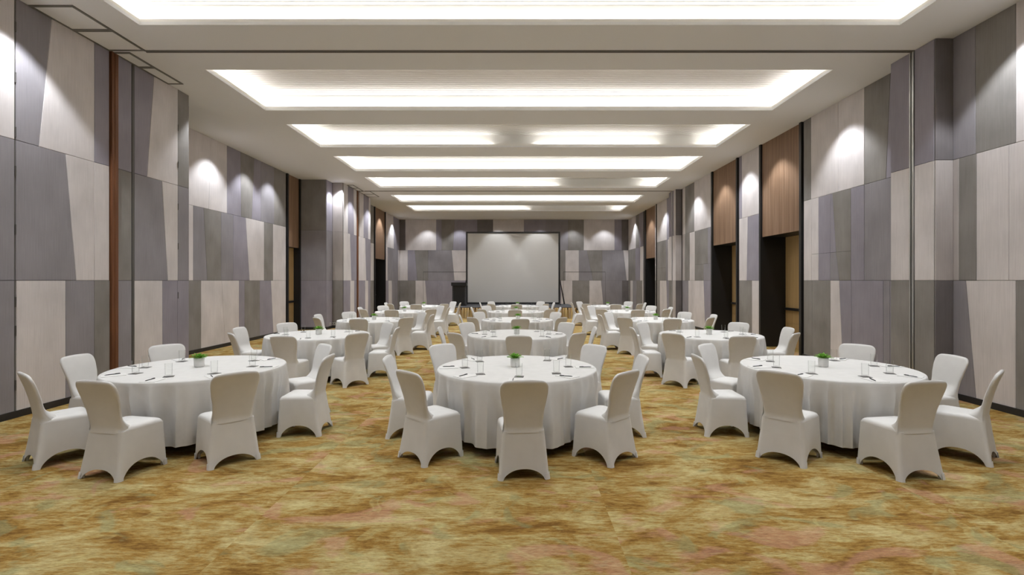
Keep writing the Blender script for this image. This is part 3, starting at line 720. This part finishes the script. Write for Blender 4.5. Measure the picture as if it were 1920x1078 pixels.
def make_pen():
    bm = lathe([(0.0012, -0.072), (0.0035, -0.060), (0.0042, -0.058), (0.0042, 0.060), (0.0036, 0.068)], 12)
    bmesh.ops.rotate(bm, verts=bm.verts, cent=(0, 0, 0), matrix=Matrix.Rotation(-PI / 2, 3, 'X'))
    box(bm, -0.001, 0.001, 0.02, 0.062, 0.004, 0.0065)
    bmesh.ops.translate(bm, verts=bm.verts, vec=(0, 0, 0.0043))
    o = obj('pen', bm, M_PEN, smooth=True, angle=40); return tag(o, None, 'pen')
def make_coaster():
    o = obj('coaster', bx(-0.048, 0.048, -0.048, 0.048, 0, 0.003, 0.001), M_COAST); return tag(o, None, 'coaster')

chair0, table0, glass0, plant0, pad0, pen0, coaster0 = make_chair(), make_table(), make_glass(), make_plant(), make_pad(), make_pen(), make_coaster()
cloths = [obj('tablecloth', cloth_bm(s), M_CLOTH, smooth=True, angle=70) for s in (1, 2, 3)]
used = set()
def place(proto, x, y, z, rz, label, group, cat=None):
    if proto.name not in used: used.add(proto.name); o = proto
    else: o = copy_tree(proto)
    o.location = (x, y, z); o.rotation_euler = (0, 0, rz); o['label'] = label; o['group'] = group
    if cat: o['category'] = cat
    return o
ROWS = [(5.86, 'front-row'), (9.42, 'second-row'), (13.0, 'third-row'), (16.5, 'fourth-row'), (19.95, 'rearmost')]
COLS = [(-3.69, 'left'), (0.0, 'middle'), (3.6, 'right')]
# seat positions: angle measured from the side facing the camera, positive to the right
SEATS = [(0, 'near side'), (45, 'near right side'), (90, 'right side'), (135, 'far right side'), (-45, 'near left side'), (-90, 'left side'), (-135, 'far left side')]
special = {(0, 0, 0): (0.06, -0.015, -12), (0, 2, 0): (-0.04, -0.02, 9), (0, 2, 45): (0.0, 0.03, -6), (0, 0, -45): (0.0, -0.02, 8)}
rj = random.Random(21)
for ri, (ty, rn) in enumerate(ROWS):
    for ci, (tx, cn) in enumerate(COLS):
        tn = '%s %s table' % (rn, cn); px, py = tx + (rj.uniform(-.03, .03) if ri else 0), ty + (rj.uniform(-.04, .04) if ri else 0)
        place(table0, px, py, 0, 0, 'round banquet table hidden under its white cloth, the ' + tn, 'round banquet tables')
        place(cloths[(ri + ci) % 3], px, py, 0, PI / 4 * rj.randrange(8), 'white floor-length tablecloth draped over the ' + tn, 'white round tablecloths', 'tablecloth')
        place(plant0, px + (-0.02 if ri == 0 else rj.uniform(-.02, .02)), py + 0.02, TZ + 0.0005, rj.uniform(0, 6), 'small green succulent in a white pot on the ' + tn, 'potted plants on the tables')
        for ang, sn in SEATS:
            j = 1.0; a = math.radians(ang + rj.uniform(-2.5, 2.5)); R_ = 1.18 if ang == 0 else 1.195 + rj.uniform(-.015, .03)
            dx, dy, dr = special.get((ri, ci, ang), (0, 0, rj.uniform(-4, 4)))
            ux, uy = math.sin(a), -math.cos(a)
            x, y = px + ux * R_ + dx, py + uy * R_ + dy
            rz = math.atan2(-uy, -ux) - PI / 2 + math.radians(dr)
            place(chair0, x, y, 0, rz, 'white stretch-covered banquet chair at the %s of the %s' % (sn, tn), 'covered chairs around the tables')
            a2 = math.radians(ang + rj.uniform(-3, 3)); ux, uy = math.sin(a2), -math.cos(a2); rz = math.atan2(-uy, -ux) - PI / 2
            tx_, ty_ = -uy, ux
            place(pad0, px + ux * 0.785, py + uy * 0.785, TZ + 0.0006, rz + rj.uniform(-.06, .06), 'white notepad at the %s of the %s' % (sn, tn), 'notepads on the tables')
            place(pen0, px + ux * 0.79 - tx_ * 0.03, py + uy * 0.79 - ty_ * 0.03, TZ + 0.0052, rz + rj.uniform(-.5, .5), 'black pen on the notepad at the %s of the %s' % (sn, tn), 'pens on the notepads')
            gx, gy = px + ux * 0.60 + tx_ * 0.03, py + uy * 0.60 + ty_ * 0.03
            place(coaster0, gx, gy, TZ + 0.0006, rj.uniform(-.5, .5), 'dark square coaster under the glass at the %s of the %s' % (sn, tn), 'coasters on the tables')
            place(glass0, gx, gy, TZ + 0.0042, 0, 'clear glass tumbler at the %s of the %s' % (sn, tn), 'glass tumblers on the tables')
